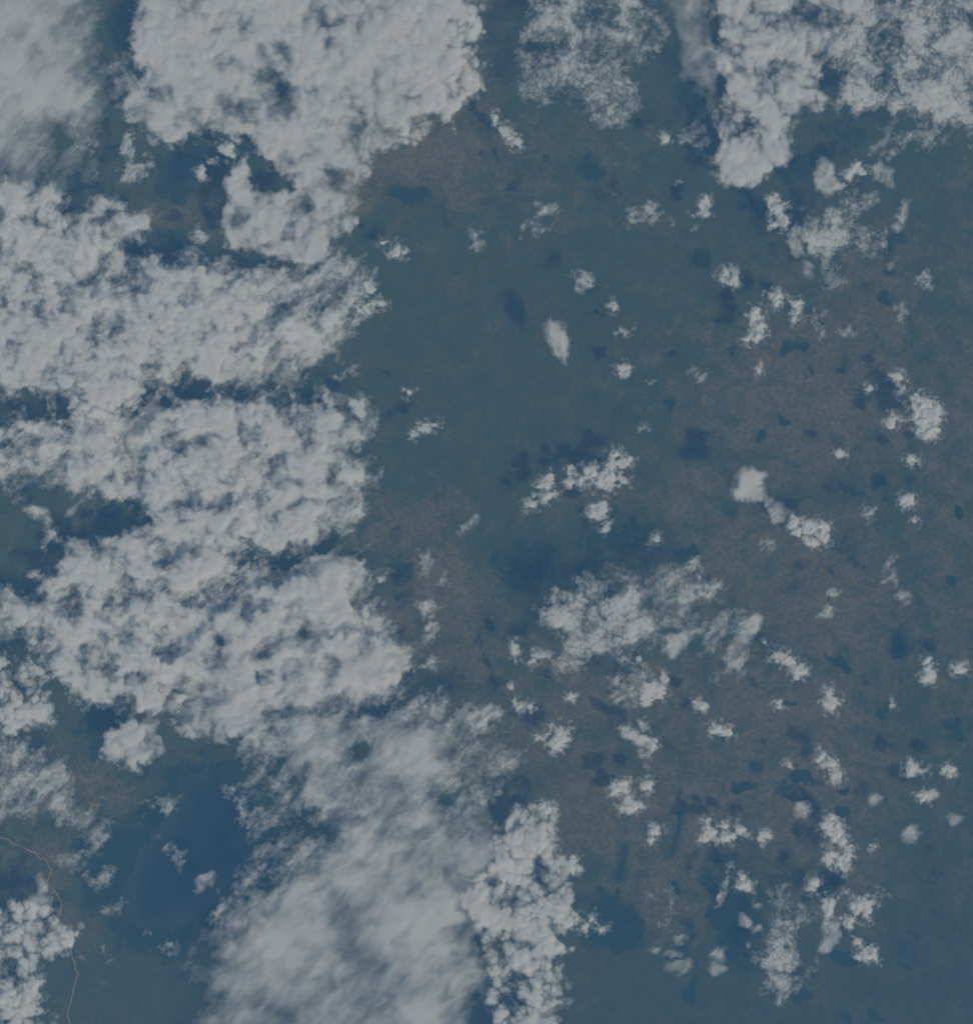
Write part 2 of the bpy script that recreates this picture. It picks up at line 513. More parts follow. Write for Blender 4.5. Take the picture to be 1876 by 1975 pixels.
for lab, en_, lp in LAKES:
    lake_m = np.maximum(lake_m, sstep(-14, 4, poly_dist(GX, GY, lp)))
relief = relief * (1 - lake_m) - 0.03 * lake_m
soil *= 1 - 0.6 * lake_m
GV = np.stack([(GX - CX) * KM, -(GY - CY) * KM, relief], -1).reshape(-1, 3)
_, gq = grid_faces(np.ones((GX.shape[0] - 1, GX.shape[1] - 1), bool), None)
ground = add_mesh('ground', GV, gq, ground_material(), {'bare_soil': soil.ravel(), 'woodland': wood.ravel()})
tag(ground, kind='structure')

M_WATER, _t = new_mat('lake_water')
_a = node(_t, 'ShaderNodeAttribute', attribute_name='depth')
_n = node(_t, 'ShaderNodeTexNoise', Scale=0.35, Detail=6.0, Roughness=0.6)
_c = node(_t, 'ShaderNodeTexCoord'); _t.links.new(_c.outputs['Object'], _n.inputs['Vector'])
_m = node(_t, 'ShaderNodeMath', operation='MULTIPLY_ADD'); _t.links.new(_n.outputs['Fac'], _m.inputs[0]); _m.inputs[1].default_value = 0.8
_s = node(_t, 'ShaderNodeMath', operation='SUBTRACT'); _t.links.new(_a.outputs['Fac'], _s.inputs[0]); _s.inputs[1].default_value = 0.4
_t.links.new(_s.outputs[0], _m.inputs[2])
_r = node(_t, 'ShaderNodeValToRGB'); _t.links.new(_m.outputs[0], _r.inputs[0])
_r.color_ramp.elements[0].color = (0.030, 0.050, 0.038, 1); _r.color_ramp.elements[1].color = (0.010, 0.028, 0.042, 1)
_b = node(_t, 'ShaderNodeBsdfPrincipled', Roughness=0.3); _b.inputs['Specular IOR Level'].default_value = 0.3
_t.links.new(_r.outputs[0], _b.inputs['Base Color'])
_o = node(_t, 'ShaderNodeOutputMaterial'); _t.links.new(_b.outputs[0], _o.inputs['Surface'])
M_RIVER = plain_material('silty_river_water', (0.33, 0.22, 0.14), 0.6, 0.3)

def lake(label, en_, pts):
    x0, x1 = min(p[0] for p in pts) - 18, max(p[0] for p in pts) + 18
    y0, y1 = min(p[1] for p in pts) - 18, max(p[1] for p in pts) + 18
    st = 1.5
    x, y = np.meshgrid(np.arange(x0, x1, st), np.arange(y0, y1, st))
    d = poly_dist(x, y, pts) + en_ * (fbm(x, y, 34, 6, 301, 0.6) * 2.6 + 0.6 * fbm(x, y, 7, 3, 305))
    keep = (d[:-1, :-1] + d[1:, 1:] + d[1:, :-1] + d[:-1, 1:]) > 0
    used, q = grid_faces(keep, None)
    V = np.stack([(x - CX) * KM, -(y - CY) * KM, np.full(x.shape, 0.012)], -1).reshape(-1, 3)[used]
    dep = sstep(0, min(60.0, 0.8 * d.max()), d).ravel()[used]
    o = add_mesh('lake', V, q, M_WATER, {'depth': dep}, smooth=False)
    tag(o, label=label, kind='structure')

for lab, en_, lp in LAKES:
    lake(lab, en_, lp)

def river(pts, width):
    P = np.array(pts, float)
    seg = np.hypot(*np.diff(P, axis=0).T); t = np.concatenate([[0], np.cumsum(seg)])
    u = np.arange(0, t[-1], 1.2)
    x, y = np.interp(u, t, P[:, 0]), np.interp(u, t, P[:, 1])
    x = x + 5.5 * fbm(u, u * 0 + 3, 16, 4, 401); y = y + 5.5 * fbm(u, u * 0 + 9, 16, 4, 411)
    tx, ty = np.gradient(x), np.gradient(y); ln = np.hypot(tx, ty); nx_, ny_ = -ty / ln, tx / ln
    wd = width * (1 + 0.9 * fbm(u, u * 0, 14, 3, 421))
    zz = []
    for a, b in zip(x, y):
        i = np.argmin(abs(LX - a)); j = np.argmin(abs(LY - b)); zz.append(relief[max(0, j - 1):j + 2, max(0, i - 1):i + 2].max())
    zz = np.array(zz) + 0.012
    Lp = np.stack([(x + nx_ * wd - CX) * KM, -(y + ny_ * wd - CY) * KM, zz], -1)
    Rp = np.stack([(x - nx_ * wd - CX) * KM, -(y - ny_ * wd - CY) * KM, zz], -1)
    n = len(u)
    V = np.concatenate([Lp, Rp]); i = np.arange(n - 1)
    o = add_mesh('river', V, np.stack([i, i + 1, n + i + 1, n + i], -1), M_RIVER)
    tag(o, label='thin pale brown river winding across the low land', kind='structure')

river([(-330, 1560), (-180, 1610), (-60, 1600), (10, 1618), (52, 1636), (60, 1644), (69, 1642), (73, 1652), (86, 1656), (95, 1668), (100, 1675), (96, 1686), (93, 1700), (92, 1715), (102, 1712), (118, 1740), (110, 1800), (135, 1826), (150, 1880), (130, 1960), (170, 2080), (150, 2290)], 0.7)

# ---------------------------------------------------------------- cloud banks
E_ = -240   # banks run on past the frame
cloud('cloud_bank', 'smooth pale cloud bank with a ragged torn lower edge above the dark lake gap', 'sheet', 6.0,
      poly=[(E_, E_), (214, E_), (208, 92), (203, 150), (228, 195), (214, 250), (182, 262), (162, 302), (146, 300), (131, 268), (121, 285), (126, 325), (108, 318), (112, 350), (90, 364), (40, 352), (E_, 360)],
      de=2.0, mods=[(60, 200, 120, 200, 1.4), (200, 240, 50, 60, .5), (200, 130, 30, 60, .7)])
bank_main = cloud('cloud_bank', 'largest bright white cloud bank with a lumpy sunlit edge along the brown hills', 'deck', 5.0,
      poly=[(239, E_), (930, E_), (905, 92), (880, 150), (850, 205), (812, 245), (795, 272), (777, 276), (752, 290), (721, 292), (711, 331), (698, 351), (698, 382), (688, 408),
            (692, 430), (688, 449), (662, 469), (626, 495), (585, 511), (515, 508), (482, 488), (450, 482), (434, 459), (416, 433), (424, 413), (445, 369), (442, 338), (470, 318),
            (490, 345), (520, 366), (568, 362), (565, 345), (520, 320), (492, 295), (482, 268), (462, 279), (437, 269), (385, 261), (367, 269), (326, 279), (278, 266), (257, 251),
            (242, 228), (239, 179), (272, 150), (262, 120)],
      mods=[(300, 170, 40, 25, .35), (600, 215, 45, 35, .5), (580, 430, 20, 50, .55), (495, 470, 30, 30, .5), (870, 150, 45, 60, .55), (400, 130, 30, 40, .6), (650, 370, 40, 30, .7)])
cloud('fringe', 'broken fringe of cumulus puffs along the edge of the largest bank', 'broken', 4.5,
      poly=[(800, E_), (945, E_), (932, 92), (924, 164), (909, 202), (862, 230), (820, 262), (797, 282), (770, 280), (760, 230), (790, 160)], de=.85, part_of=bank_main)
cloud('cloud_bank', 'thin grey strip of cloud bridging two thick bright banks', 'veil', 5.4,
      blobs=[(235, 120, 25, 60), (285, 150, 40, 22), (225, 170, 20, 40)], de=1.0)
G2 = [([(290, 680), (313, 705), (292, 729), (300, 772), (336, 788), (313, 808), (262, 818), (283, 788), (293, 760), (278, 736)], 1),
      ([(321, 721), (360, 711), (367, 739), (396, 754), (409, 772), (373, 777), (342, 752), (326, 741)], 1),
      ([(330, 819), (357, 842), (380, 850), (420, 839), (380, 858), (300, 868), (255, 880), (245, 872), (290, 852)], 1),
      ([(50, 919), (85, 898), (128, 890), (130, 924), (170, 934), (165, 964), (120, 960), (90, 930)], 1)]
packed = cloud('cloud_bank', 'altocumulus field of packed round cells below the torn smooth bank', 'alto', 5.2,
      poly=[(E_, 362), (50, 352), (116, 368), (126, 405), (159, 387), (190, 380), (231, 378), (265, 392), (268, 413), (293, 451), (272, 467), (242, 464), (248, 485), (234, 497), (215, 508),
            (215, 560), (190, 640), (178, 690), (120, 700), (98, 745), (50, 741), (E_, 745)],
      holes=[([(180, 488), (218, 495), (214, 522), (188, 505)], 1), ([(172, 540), (190, 535), (186, 580), (172, 585)], .9)],
      mods=[(80, 690, 70, 60, 2.4), (130, 430, 60, 40, .8), (80, 610, 50, 40, .7), (190, 430, 50, 30, 1.3)], de=1.15)
scaly = cloud('cloud_bank', 'broad altocumulus bank with a fine scaly rippled top', 'alto', 5.6,
      poly=[(222, 500), (257, 487), (321, 502), (373, 516), (447, 513), (482, 533), (546, 562), (555, 600), (600, 620), (640, 626), (608, 657), (580, 660), (545, 690), (520, 712), (481, 713), (419, 731),
            (393, 740), (365, 712), (313, 722), (290, 690), (283, 716), (254, 724), (262, 755), (250, 785), (205, 800), (160, 792), (105, 772), (95, 748), (118, 705), (178, 690), (190, 640), (212, 570)],
      mods=[(290, 590, 80, 80, 1.8), (460, 660, 80, 40, .9), (430, 560, 60, 40, .9), (210, 740, 50, 30, 1.4)], de=1.2)
cloud('veil', 'thin grey streaky veil trailing from the foot of the largest bank', 'veil', 6.4,
      poly=[(560, 500), (640, 490), (700, 492), (722, 520), (730, 580), (700, 625), (640, 650), (560, 620), (500, 560), (500, 520)], de=1.15, part_of=bank_main)
cloud('puffy_cloud', 'bright oblong cloud tucked under the notch of the largest bank', 'soft', 5.0,
      blobs=[(630, 515, 26, 14, -35), (605, 530, 20, 10, -20), (570, 548, 22, 8, 0)])
ragged = cloud('cloud_bank', 'cumulus bank of ragged lumps between two dark blue gaps', 'alto', 4.8,
      poly=[(E_, 815), (50, 812), (120, 796), (158, 752), (205, 742), (262, 730), (292, 748), (335, 750), (400, 765), (440, 745), (470, 745), (470, 850), (450, 880), (440, 960), (290, 982), (213, 970), (170, 962), (120, 912), (60, 902), (E_, 935)],
      holes=G2, mods=[(150, 850, 90, 50, 1.5), (410, 810, 40, 30, 1.5), (260, 850, 30, 30, 1.2)], de=1.15)
cloud('cloud_bank', 'cellular cumulus bank with crumbling edge facing the teal plain', 'alto', 4.7,
      poly=[(482, 747), (528, 752), (524, 790), (560, 790), (612, 765), (660, 745), (680, 760), (703, 778), (697, 790), (645, 802), (652, 835), (690, 825), (697, 850), (680, 885), (700, 905), (695, 925),
            (655, 950), (690, 985), (680, 1010), (655, 1024), (640, 1026), (610, 1010), (612, 1045), (580, 1053), (520, 1052), (482, 1040), (430, 1000), (430, 900), (450, 850), (468, 790)],
      mods=[(560, 870, 80, 70, 1.5), (500, 1000, 60, 50, 1.6), (660, 870, 30, 30, 1.2), (590, 770, 40, 20, .7)], de=1.25)
for i, b in enumerate([[(72, 985, 22, 14), (90, 1000, 12, 16)], [(140, 985, 20, 12, -20)], [(100, 1030, 16, 9, 30), (92, 1052, 7, 12)], [(70, 1110, 18, 16)]]):
    cloud('puffy_cloud', 'ragged grey cloud scrap over the dark gap beside the broad grey bank', 'wisp' if i > 1 else 'soft', 4.2, blobs=b, group='cloud scraps in the dark gap', de=1.0 if i > 1 else .8)
greybank = cloud('cloud_bank', 'broad grey stratocumulus bank with a dull mottled top', 'alto', 5.4,
      poly=[(164, 1036), (231, 1031), (244, 1008), (270, 1013), (293, 1010), (287, 988), (340, 975), (450, 965), (482, 960), (482, 1040), (447, 1078), (425, 1100), (400, 1130), (370, 1150), (350, 1180),
            (321, 1185), (325, 1200), (305, 1222), (290, 1262), (322, 1278), (328, 1340), (310, 1372), (275, 1365), (240, 1350), (190, 1352), (150, 1342), (120, 1330), (105, 1300), (95, 1262),
            (50, 1240), (E_, 1235), (E_, 1140), (50, 1135), (87, 1126), (98, 1095), (130, 1060)],
      holes=[([(290, 1031), (310, 1040), (320, 1062), (360, 1054), (330, 1072), (312, 1070), (300, 1055)], 1), ([(130, 1160), (145, 1158), (148, 1188), (135, 1185)], 1), ([(180, 1240), (210, 1245), (205, 1275), (190, 1262)], .9)],
      mods=[(310, 1110, 90, 60, 2.0), (285, 1330, 35, 45, 2.6), (150, 1110, 40, 40, 1.3), (190, 1240, 50, 60, .7), (420, 1010, 50, 40, 1.6), (100, 1180, 60, 50, .8)], de=1.15)
cloud('cloud_bank', 'bright narrow cloud bank with a softly lumpy top beside bare brown land', 'broken', 4.8,
      poly=[(E_, 1262), (50, 1266), (80, 1282), (84, 1340), (104, 1352), (98, 1385), (80, 1400), (55, 1422), (E_, 1412)], de=.8, mods=[(80, 1400, 40, 40, .4)])
ridged = cloud('cloud_bank', 'lumpy bright cloud bank with long curving white ridges', 'deck', 4.9,
      poly=[(411, 1195), (440, 1160), (482, 1134), (560, 1114), (592, 1105), (598, 1070), (650, 1060), (700, 1070), (718, 1108), (722, 1124), (690, 1128), (672, 1140), (680, 1175), (690, 1190), (700, 1210), (715, 1236),
            (735, 1240), (748, 1290), (765, 1300), (740, 1318), (735, 1332), (640, 1346), (600, 1362), (540, 1355), (480, 1345), (420, 1335), (402, 1308), (350, 1312), (330, 1310), (285, 1290), (300, 1268),
            (330, 1272), (372, 1240), (405, 1222)],
      holes=[([(482, 1164), (520, 1160), (535, 1166), (515, 1178), (485, 1170)], 1), ([(600, 1210), (640, 1215), (680, 1215), (690, 1228), (650, 1235), (612, 1225)], .9), ([(485, 1295), (520, 1290), (530, 1305), (495, 1312)], .9)],
      mods=[(570, 1180, 40, 25, .55), (560, 1290, 60, 40, .5), (440, 1270, 60, 30, 1.2), (490, 1150, 70, 15, 1.3), (630, 1120, 45, 30, 1.2), (660, 1330, 60, 20, .6), (690, 1290, 45, 30, 1.2)], de=.78)
cloud('cloud_bank', 'tongue of grey cloud with a bright scalloped lower rim', 'deck', 5.1,
      poly=[(355, 1380), (372, 1357), (385, 1337), (420, 1312), (480, 1315), (560, 1330), (585, 1350), (540, 1375), (505, 1388), (470, 1402), (455, 1422), (430, 1434), (400, 1440), (370, 1430), (335, 1410), (330, 1397)],
      de=.75, mods=[(430, 1350, 40, 20, .5), (400, 1400, 60, 25, 1.3)])
cloud('cloud_bank', 'compact bright cloud lobe hanging over brown land near the river delta', 'deck', 4.7,
      poly=[(197, 1440), (226, 1385), (257, 1385), (318, 1367), (332, 1390), (318, 1412), (330, 1432), (312, 1475), (296, 1472), (272, 1475), (258, 1494), (225, 1485), (200, 1470)], de=.8)
cloud('puffy_cloud', 'tiny round cloud in a dark bay between two bright tongues', 'puff', 4.2, blobs=[(350, 1346, 8, 6)])
sheet_big = cloud('cloud_bank', 'vast smooth grey cloud sheet with faint combed streaks', 'sheet', 6.6,
      poly=[(540, 1360), (640, 1345), (760, 1338), (850, 1368), (960, 1366), (1005, 1400), (995, 1450), (950, 1475), (880, 1490), (870, 1520), (905, 1555), (950, 1608), (962, 1640), (930, 1690), (892, 1722),
            (902, 1770), (922, 1800), (946, 1845), (950, 2220), (372, 2220), (380, 1800), (440, 1758), (490, 1700), (545, 1660), (590, 1620), (560, 1570), (530, 1520), (500, 1470), (475, 1445), (505, 1400)],
      mods=[(890, 1650, 100, 70, 4.0), (800, 1790, 170, 90, 3.0), (560, 1790, 80, 60, 1.6), (505, 1560, 85, 110, .14), (520, 1440, 60, 50, .4), (600, 1640, 50, 50, .5), (690, 1410, 70, 60, .6), (800, 1480, 80, 50, 1.4), (430, 1800, 50, 60, 1.0), (920, 1440, 60, 30, .6), (650, 1520, 60, 60, 1.3)], de=1.0)
cloud('cloud_bank', 'crumbly cumulus bank pressed against the vast smooth sheet', 'broken', 4.6,
      poly=[(985, 1572), (1018, 1545), (1060, 1540), (1082, 1560), (1078, 1590), (1072, 1640), (1100, 1640), (1122, 1668), (1118, 1690), (1092, 1682), (1086, 1702), (1102, 1730), (1102, 1750), (1112, 1770), (1100, 1790), (1076, 1800),
            (1070, 1815), (1096, 1830), (1086, 1850), (1060, 2220), (945, 2220), (945, 1845), (915, 1790), (890, 1735), (902, 1702), (940, 1682), (952, 1640), (966, 1600)],
      mods=[(1030, 1790, 70, 60, 1.9), (1030, 1580, 50, 40, .7), (1090, 1660, 30, 40, .5), (980, 1740, 30, 20, .5)])
for lb, bl, dd in (('soft grey fringe cloud curling above the combed sheet beside the ridged bank', [(920, 1395, 50, 22), (960, 1440, 40, 12, -10), (1000, 1455, 30, 10, 20)], .9),
                   ('faint veil rising from the upper rim of the vast smooth sheet', [(840, 1330, 34, 40), (800, 1360, 30, 18)], .75)):
    cloud('thin_cloud', lb, 'veil', 6.2, blobs=bl, de=dd)
cloud('underlayer', 'thin bluish cloud layer showing between the cells', 'veil', 3.6, part_of=packed,
      poly=[(E_, 380), (120, 400), (230, 420), (260, 500), (215, 600), (190, 700), (100, 760), (E_, 720)], de=2.2)
cloud('underlayer', 'thin bluish cloud layer frayed out below the scaly top', 'veil', 3.5, part_of=scaly,
      poly=[(240, 500), (450, 520), (560, 550), (680, 590), (650, 680), (560, 730), (480, 750), (330, 720), (250, 770), (150, 770), (200, 600)], de=3.2)
cloud('underlayer', 'thin bluish cloud layer filling gaps between the lumps', 'veil', 3.2, part_of=ragged,
      poly=[(E_, 830), (200, 800), (420, 780), (640, 790), (710, 880), (680, 1010), (560, 1060), (440, 1040), (330, 1010), (180, 950), (E_, 890)], de=2.8)
cloud('underlayer', 'thin bluish cloud layer around the curving ridges', 'veil', 3.3, part_of=ridged,
      poly=[(350, 1190), (450, 1110), (580, 1080), (710, 1080), (740, 1180), (800, 1260), (770, 1330), (640, 1400), (480, 1420), (330, 1370), (300, 1280)], de=2.6)
cloud('underlayer', 'thin grey cloud layer around the mottled top', 'veil', 3.4, part_of=greybank,
      poly=[(60, 1180), (110, 1080), (350, 1000), (480, 1000), (450, 1150), (370, 1250), (330, 1350), (150, 1350), (80, 1280)], de=2.2)
cloud('veil', 'thin grey film spreading off the thick sheet', 'veil', 6.0, part_of=sheet_big,
      poly=[(440, 1400), (620, 1350), (860, 1330), (1020, 1400), (1000, 1500), (900, 1600), (700, 1700), (520, 1760), (430, 1840), (400, 1760), (480, 1640), (460, 1520)], de=0.6)
# high banks along the other side
cloud('cloud_bank', 'thin dappled altocumulus patch of tiny cells over brown and blue land', 'thinalto', 6.0,
      poly=[(900, E_), (950, -120), (1010, 10), (1005, 60), (982, 92), (985, 160), (1000, 188), (1040, 188), (1060, 205), (1085, 205), (1120, 228), (1160, 252), (1203, 240), (1240, 222), (1247, 200), (1255, 180), (1252, 138), (1280, 92), (1300, 40), (1270, -60), (1330, E_)],
      mods=[(1090, 130, 50, 50, 1.6), (1180, 215, 50, 30, 1.4), (1250, 105, 40, 20, 1.3)], de=.62)
apron = cloud('thin_cloud', 'smooth pale cloud apron beside the scaly hooked bank', 'sheet', 5.8,
      poly=[(1270, E_), (1300, -120), (1262, 20), (1296, 92), (1298, 150), (1310, 190), (1330, 220), (1350, 240), (1372, 246), (1402, 232), (1394, 180), (1372, 130), (1376, 60), (1430, -30), (1420, E_)], de=1.3, fib=2)
cloud('tail', 'faint grey tail hanging below the smooth pale apron', 'veil', 5.4, blobs=[(1345, 270, 22, 40), (1360, 310, 14, 12)], de=1.0, part_of=apron)
cloud('cloud_bank', 'scaly hooked cloud bank with cracked cells and a bright pointed tip', 'alto', 5.0,
      poly=[(1330, E_), (1690, E_), (1640, 10), (1600, 97), (1592, 150), (1588, 178), (1597, 210), (1571, 218), (1571, 243), (1561, 251), (1538, 262), (1530, 282), (1528, 313), (1497, 308), (1466, 338), (1448, 359), (1432, 369),
            (1411, 356), (1370, 338), (1386, 328), (1375, 295), (1378, 248), (1390, 228), (1396, 171), (1388, 97)],
      holes=[([(1404, 253), (1445, 243), (1478, 252), (1458, 268), (1425, 264)], .95)], de=1.5, mods=[(1430, 340, 30, 25, 1.8), (1480, 150, 80, 60, 1.2)])
palefield = cloud('cloud_bank', 'pale altocumulus field with soft blue gaps and a frayed edge', 'thinalto', 5.6,
      poly=[(1612, E_), (2120, E_), (2120, 240), (1900, 262), (1795, 245), (1760, 240), (1740, 226), (1690, 214), (1640, 218), (1602, 222), (1614, 190), (1604, 150)], de=1.6, mods=[(1640, 190, 40, 25, 1.3), (1760, 140, 50, 60, 1.2)])
cloud('thin_cloud', 'dim streaky veil below the pale altocumulus field', 'veil', 5.8,
      poly=[(1625, 236), (1670, 226), (1760, 240), (1860, 250), (1880, 275), (1800, 285), (1740, 292), (1690, 300), (1650, 285), (1690, 260), (1640, 250)], de=.65)
cloud('puffy_cloud', 'smooth bright heart-shaped cloud with a blurred top', 'soft', 6.6,
      poly=[(1564, 330), (1578, 304), (1602, 304), (1616, 332), (1622, 345), (1640, 358), (1622, 382), (1592, 382), (1572, 368), (1565, 347)], de=1.0)
cloud('puffy_cloud', 'small lumpy cloud beside the smooth heart-shaped cloud', 'puff', 5.0, blobs=[(1636, 336, 10, 9), (1650, 325, 12, 8, -20), (1660, 332, 7)])
cloud('thin_cloud', 'soft triangular cloud with a blurred corner near the heart-shaped cloud', 'soft', 6.2, poly=[(1676, 318), (1700, 308), (1730, 330), (1738, 362), (1725, 370), (1700, 362), (1680, 350)], de=.62)
dapple = cloud('cloud_bank', 'dappled altocumulus patch with cracked lumps below the heart-shaped cloud', 'thinalto', 5.2,
      poly=[(1565, 408), (1590, 400), (1610, 392), (1640, 380), (1655, 362), (1684, 370), (1680, 400), (1668, 420), (1682, 440), (1668, 472), (1640, 486), (1620, 480), (1600, 492), (1580, 482), (1560, 492), (1545, 472), (1530, 482), (1518, 465), (1522, 440), (1550, 425)], de=1.9)
cloud('tail', 'frayed grey tail trailing off the dappled patch', 'soft', 5.0, blobs=[(1535, 480, 16, 30, -20), (1562, 520, 14, 26, -25), (1552, 545, 10, 7)], de=.45, part_of=dapple)
cloud('puffy_cloud', 'soft slanting comma-shaped cloud over mottled land', 'soft', 6.0, blobs=[(1740, 415, 12, 32, 20), (1726, 442, 14, 12)], de=.8)
cloud('puffy_cloud', 'knobbly upright cloud beside the dark blue shore near the hooked bank tip', 'puff', 4.6, blobs=[(1490, 384, 12, 9), (1500, 402, 15, 13), (1506, 424, 11, 16), (1492, 432, 9)], de=.6)
cloud('thin_cloud', 'slanting pale streak above the soft triangular cloud', 'wisp', 6.4, blobs=[(1705, 300, 24, 10, -35), (1740, 280, 22, 8, -20)], de=1.0)
cloud('thin_cloud', 'square grey veil patch beyond the frayed tail', 'veil', 5.6, blobs=[(1608, 540, 26, 32)], de=1.0)

# ---------------------------------------------------------------- middle banks and soft clouds
cloud('puffy_cloud', 'lone oval smooth cloud over the open teal plain casting a long shadow', 'soft', 7.2,
      poly=[(1050, 622), (1064, 614), (1080, 630), (1100, 652), (1099, 682), (1090, 702), (1080, 697), (1062, 680), (1047, 658)], de=1.5, fib=2)
sprawl = cloud('cloud_bank', 'sprawling dappled cloud patch with fluffy lobes in the middle of open land', 'thinalto', 6.6,
      poly=[(1020, 1172), (1045, 1158), (1065, 1130), (1095, 1135), (1130, 1108), (1160, 1112), (1175, 1102), (1192, 1106), (1188, 1132), (1180, 1152), (1215, 1137), (1230, 1146), (1228, 1168), (1252, 1186), (1263, 1212), (1260, 1246),
            (1235, 1256), (1200, 1250), (1165, 1262), (1135, 1270), (1130, 1290), (1110, 1302), (1090, 1300), (1078, 1286), (1095, 1265), (1088, 1250), (1072, 1232), (1058, 1204), (1030, 1204)],
      mods=[(1230, 1215, 35, 35, 1.9), (1110, 1270, 30, 35, 2.6), (1175, 1205, 30, 25, 1.5), (1215, 1155, 20, 14, 1.8)], de=1.55)
cloud('puffy_cloud', 'soft wing-shaped cloud beside the sprawling dappled patch', 'soft', 7.0,
      poly=[(1272, 1262), (1274, 1230), (1300, 1220), (1330, 1206), (1363, 1202), (1356, 1220), (1332, 1236), (1320, 1260), (1302, 1282), (1284, 1276)], de=1.0)
cloud('thin_cloud', 'thin bent cloud streak over brown land above the wing-shaped cloud', 'wisp', 6.6, blobs=[(1337, 1094, 12, 22), (1352, 1116, 14, 20, -30), (1368, 1128, 18, 12)], de=1.4)
cloud('thin_cloud', 'narrow slanted wisp between bent streak and wing-shaped cloud', 'wisp', 6.2, blobs=[(1340, 1176, 18, 8, -45), (1362, 1156, 20, 7, -35)], de=1.3)
cloud('veil', 'thin grey smear on the shoulder of the sprawling dappled patch', 'veil', 6.2, poly=[(1170, 1085), (1240, 1100), (1310, 1090), (1350, 1075), (1385, 1110), (1392, 1150), (1350, 1200), (1300, 1240), (1240, 1240), (1200, 1180)], de=.95, part_of=sprawl)
slant = cloud('puffy_cloud', 'large soft slanting cloud streaked with grey over mottled fields', 'soft', 7.2,
      poly=[(1388, 1292), (1396, 1245), (1428, 1200), (1452, 1180), (1474, 1188), (1468, 1215), (1452, 1232), (1446, 1266), (1428, 1290)], de=.72)
cloud('veil', 'pale haze fan spreading beside the large slanting cloud', 'veil', 6.8, blobs=[(1395, 1215, 42, 44), (1412, 1260, 34, 36)], de=.9, part_of=slant)
cloud('puffy_cloud', 'large soft white cloud with a frayed flank and a broad dark shadow', 'soft', 8.2, blobs=[(1447, 930, 28, 24), (1438, 950, 26, 18), (1468, 950, 16, 18)], de=1.4)
cloud('thin_cloud', 'greyish ragged cloud trailing below the large soft white cloud', 'soft', 6.2, blobs=[(1495, 985, 20, 18), (1500, 1000, 14, 14), (1480, 965, 16, 16)], de=.5)
cloud('thin_cloud', 'thin patch of scattered grey wisps beside the ragged trailing cloud', 'wisp', 5.4, blobs=[(1482, 1040, 17, 19)], de=1.1)
cloud('puffy_cloud', 'soft round grey cloud over lower fields near the puffy chain', 'soft', 7.2, blobs=[(1603, 1800, 24, 34, 15), (1590, 1825, 22, 20)], de=.62)
cloud('cloud_bank', 'tall clump of dimpled cloud rising to the soft round grey cloud', 'thinalto', 4.8, blobs=[(1504, 1800, 30, 46), (1500, 1850, 45, 30), (1517, 1745, 30, 22), (1480, 1780, 18, 20), (1508, 1890, 36, 42)], de=1.3, mods=[(1500, 1840, 30, 30, 1.8), (1517, 1745, 28, 20, .55)])

# ---------------------------------------------------------------- single cumulus clouds
def puffs(label, group, specs, kind='puff', z=4.3, de=1.0, name='puffy_cloud'):
    many = isinstance(label, list)
    assert not many or len(label) == len(specs), label
    for i, sp in enumerate(specs):
        cloud(name, label[i] if many else label, kind, z, blobs=sp if isinstance(sp, list) else [sp], group=group if len(specs) > 1 else None, de=de)

puffs('small bright cumulus puff in the loose cluster on the teal plain', 'cumulus cluster on the teal plain',
      [(1185, 875, 9, 6), [(1203, 893, 12, 10, -35), (1212, 889, 6, 3, -30)], (1180, 894, 12, 8, -45), [(1139, 909, 11, 13, 20), (1132, 917, 8)], [(1170, 919, 14, 13), (1160, 926, 10, 6)],
       [(1167, 938, 14, 7), (1158, 935, 8, 4)], (1121, 930, 9, 5), (1099, 928, 6, 9, 35), [(1054, 930, 10, 15, 35), (1046, 938, 10, 6)], (1056, 957, 14, 7, -20), [(1026, 972, 11, 8), (1020, 968, 6, 5)],
       (1195, 925, 6, 4), (1207, 925, 5, 3.5), (1100, 905, 5, 7)], z=4.3)
puffs('roundish broken cumulus on the brown edge below the plain cluster', None, [[(1152, 985, 18, 14), (1142, 984, 10, 8), (1160, 976, 9)]], de=.8)
puffs('tiny stray cumulus speck over dark ground below the plain cluster', 'cumulus specks below the plain cluster', [(1167, 1021, 6), (1264, 1038, 5, 4), (1173, 1012, 4, 5)], z=3.8)
puffs('tiny lone cumulus on the open teal plain', 'lone specks on the teal plain', [(1182, 589, 9, 8), [(1200, 711, 12, 9), (1209, 716, 4, 7)], (1204, 640, 7, 3, -20), (1465, 711, 4, 6), (1241, 825, 3)], z=4.0, de=.75)
puffs('small white cloud on the teal plain near the cellular bank', 'small clouds off the cellular bank',
      [[(820, 823, 13, 8), (832, 822, 9, 4, -20)], (799, 839, 7, 5, 30), (789, 757, 5), [(703, 598, 13, 7), (716, 588, 6, 8, 20), (690, 594, 4, 8)], [(715, 555, 9, 8), (710, 548, 6)], (735, 585, 8, 5, 20)], z=4.2, de=.85)
puffs('tri-lobed white cloud off the sunlit edge of the largest bank', None, [[(766, 488, 10, 7), (768, 481, 4, 6), (775, 485, 6, 4), (738, 468, 4)]])
puffs(['tiny round cloud over brown hills off the broken fringe', 'slender upright cloud over brown hills near a stubby one', 'stubby slanting cloud over brown hills below the slender upright one'], 'small clouds on the brown hills', [[(955, 230, 6, 7)], [(976, 259, 7, 12, -20), (972, 250, 5, 7)], (997, 277, 7, 9, -30)], z=4.0)
puffs(['torn three-lobed cloudlet below the pointed tip of the hooked bank', 'flat little cloudlet just under the torn three-lobed one', 'round cloudlet alone between dappled patch and hooked bank tail'], 'torn cloudlets near the hooked tip', [[(1361, 386, 9, 9), (1352, 395, 6), (1366, 394, 5)], (1358, 410, 9, 6), (1281, 265, 8, 9)], z=4.2, de=.7)
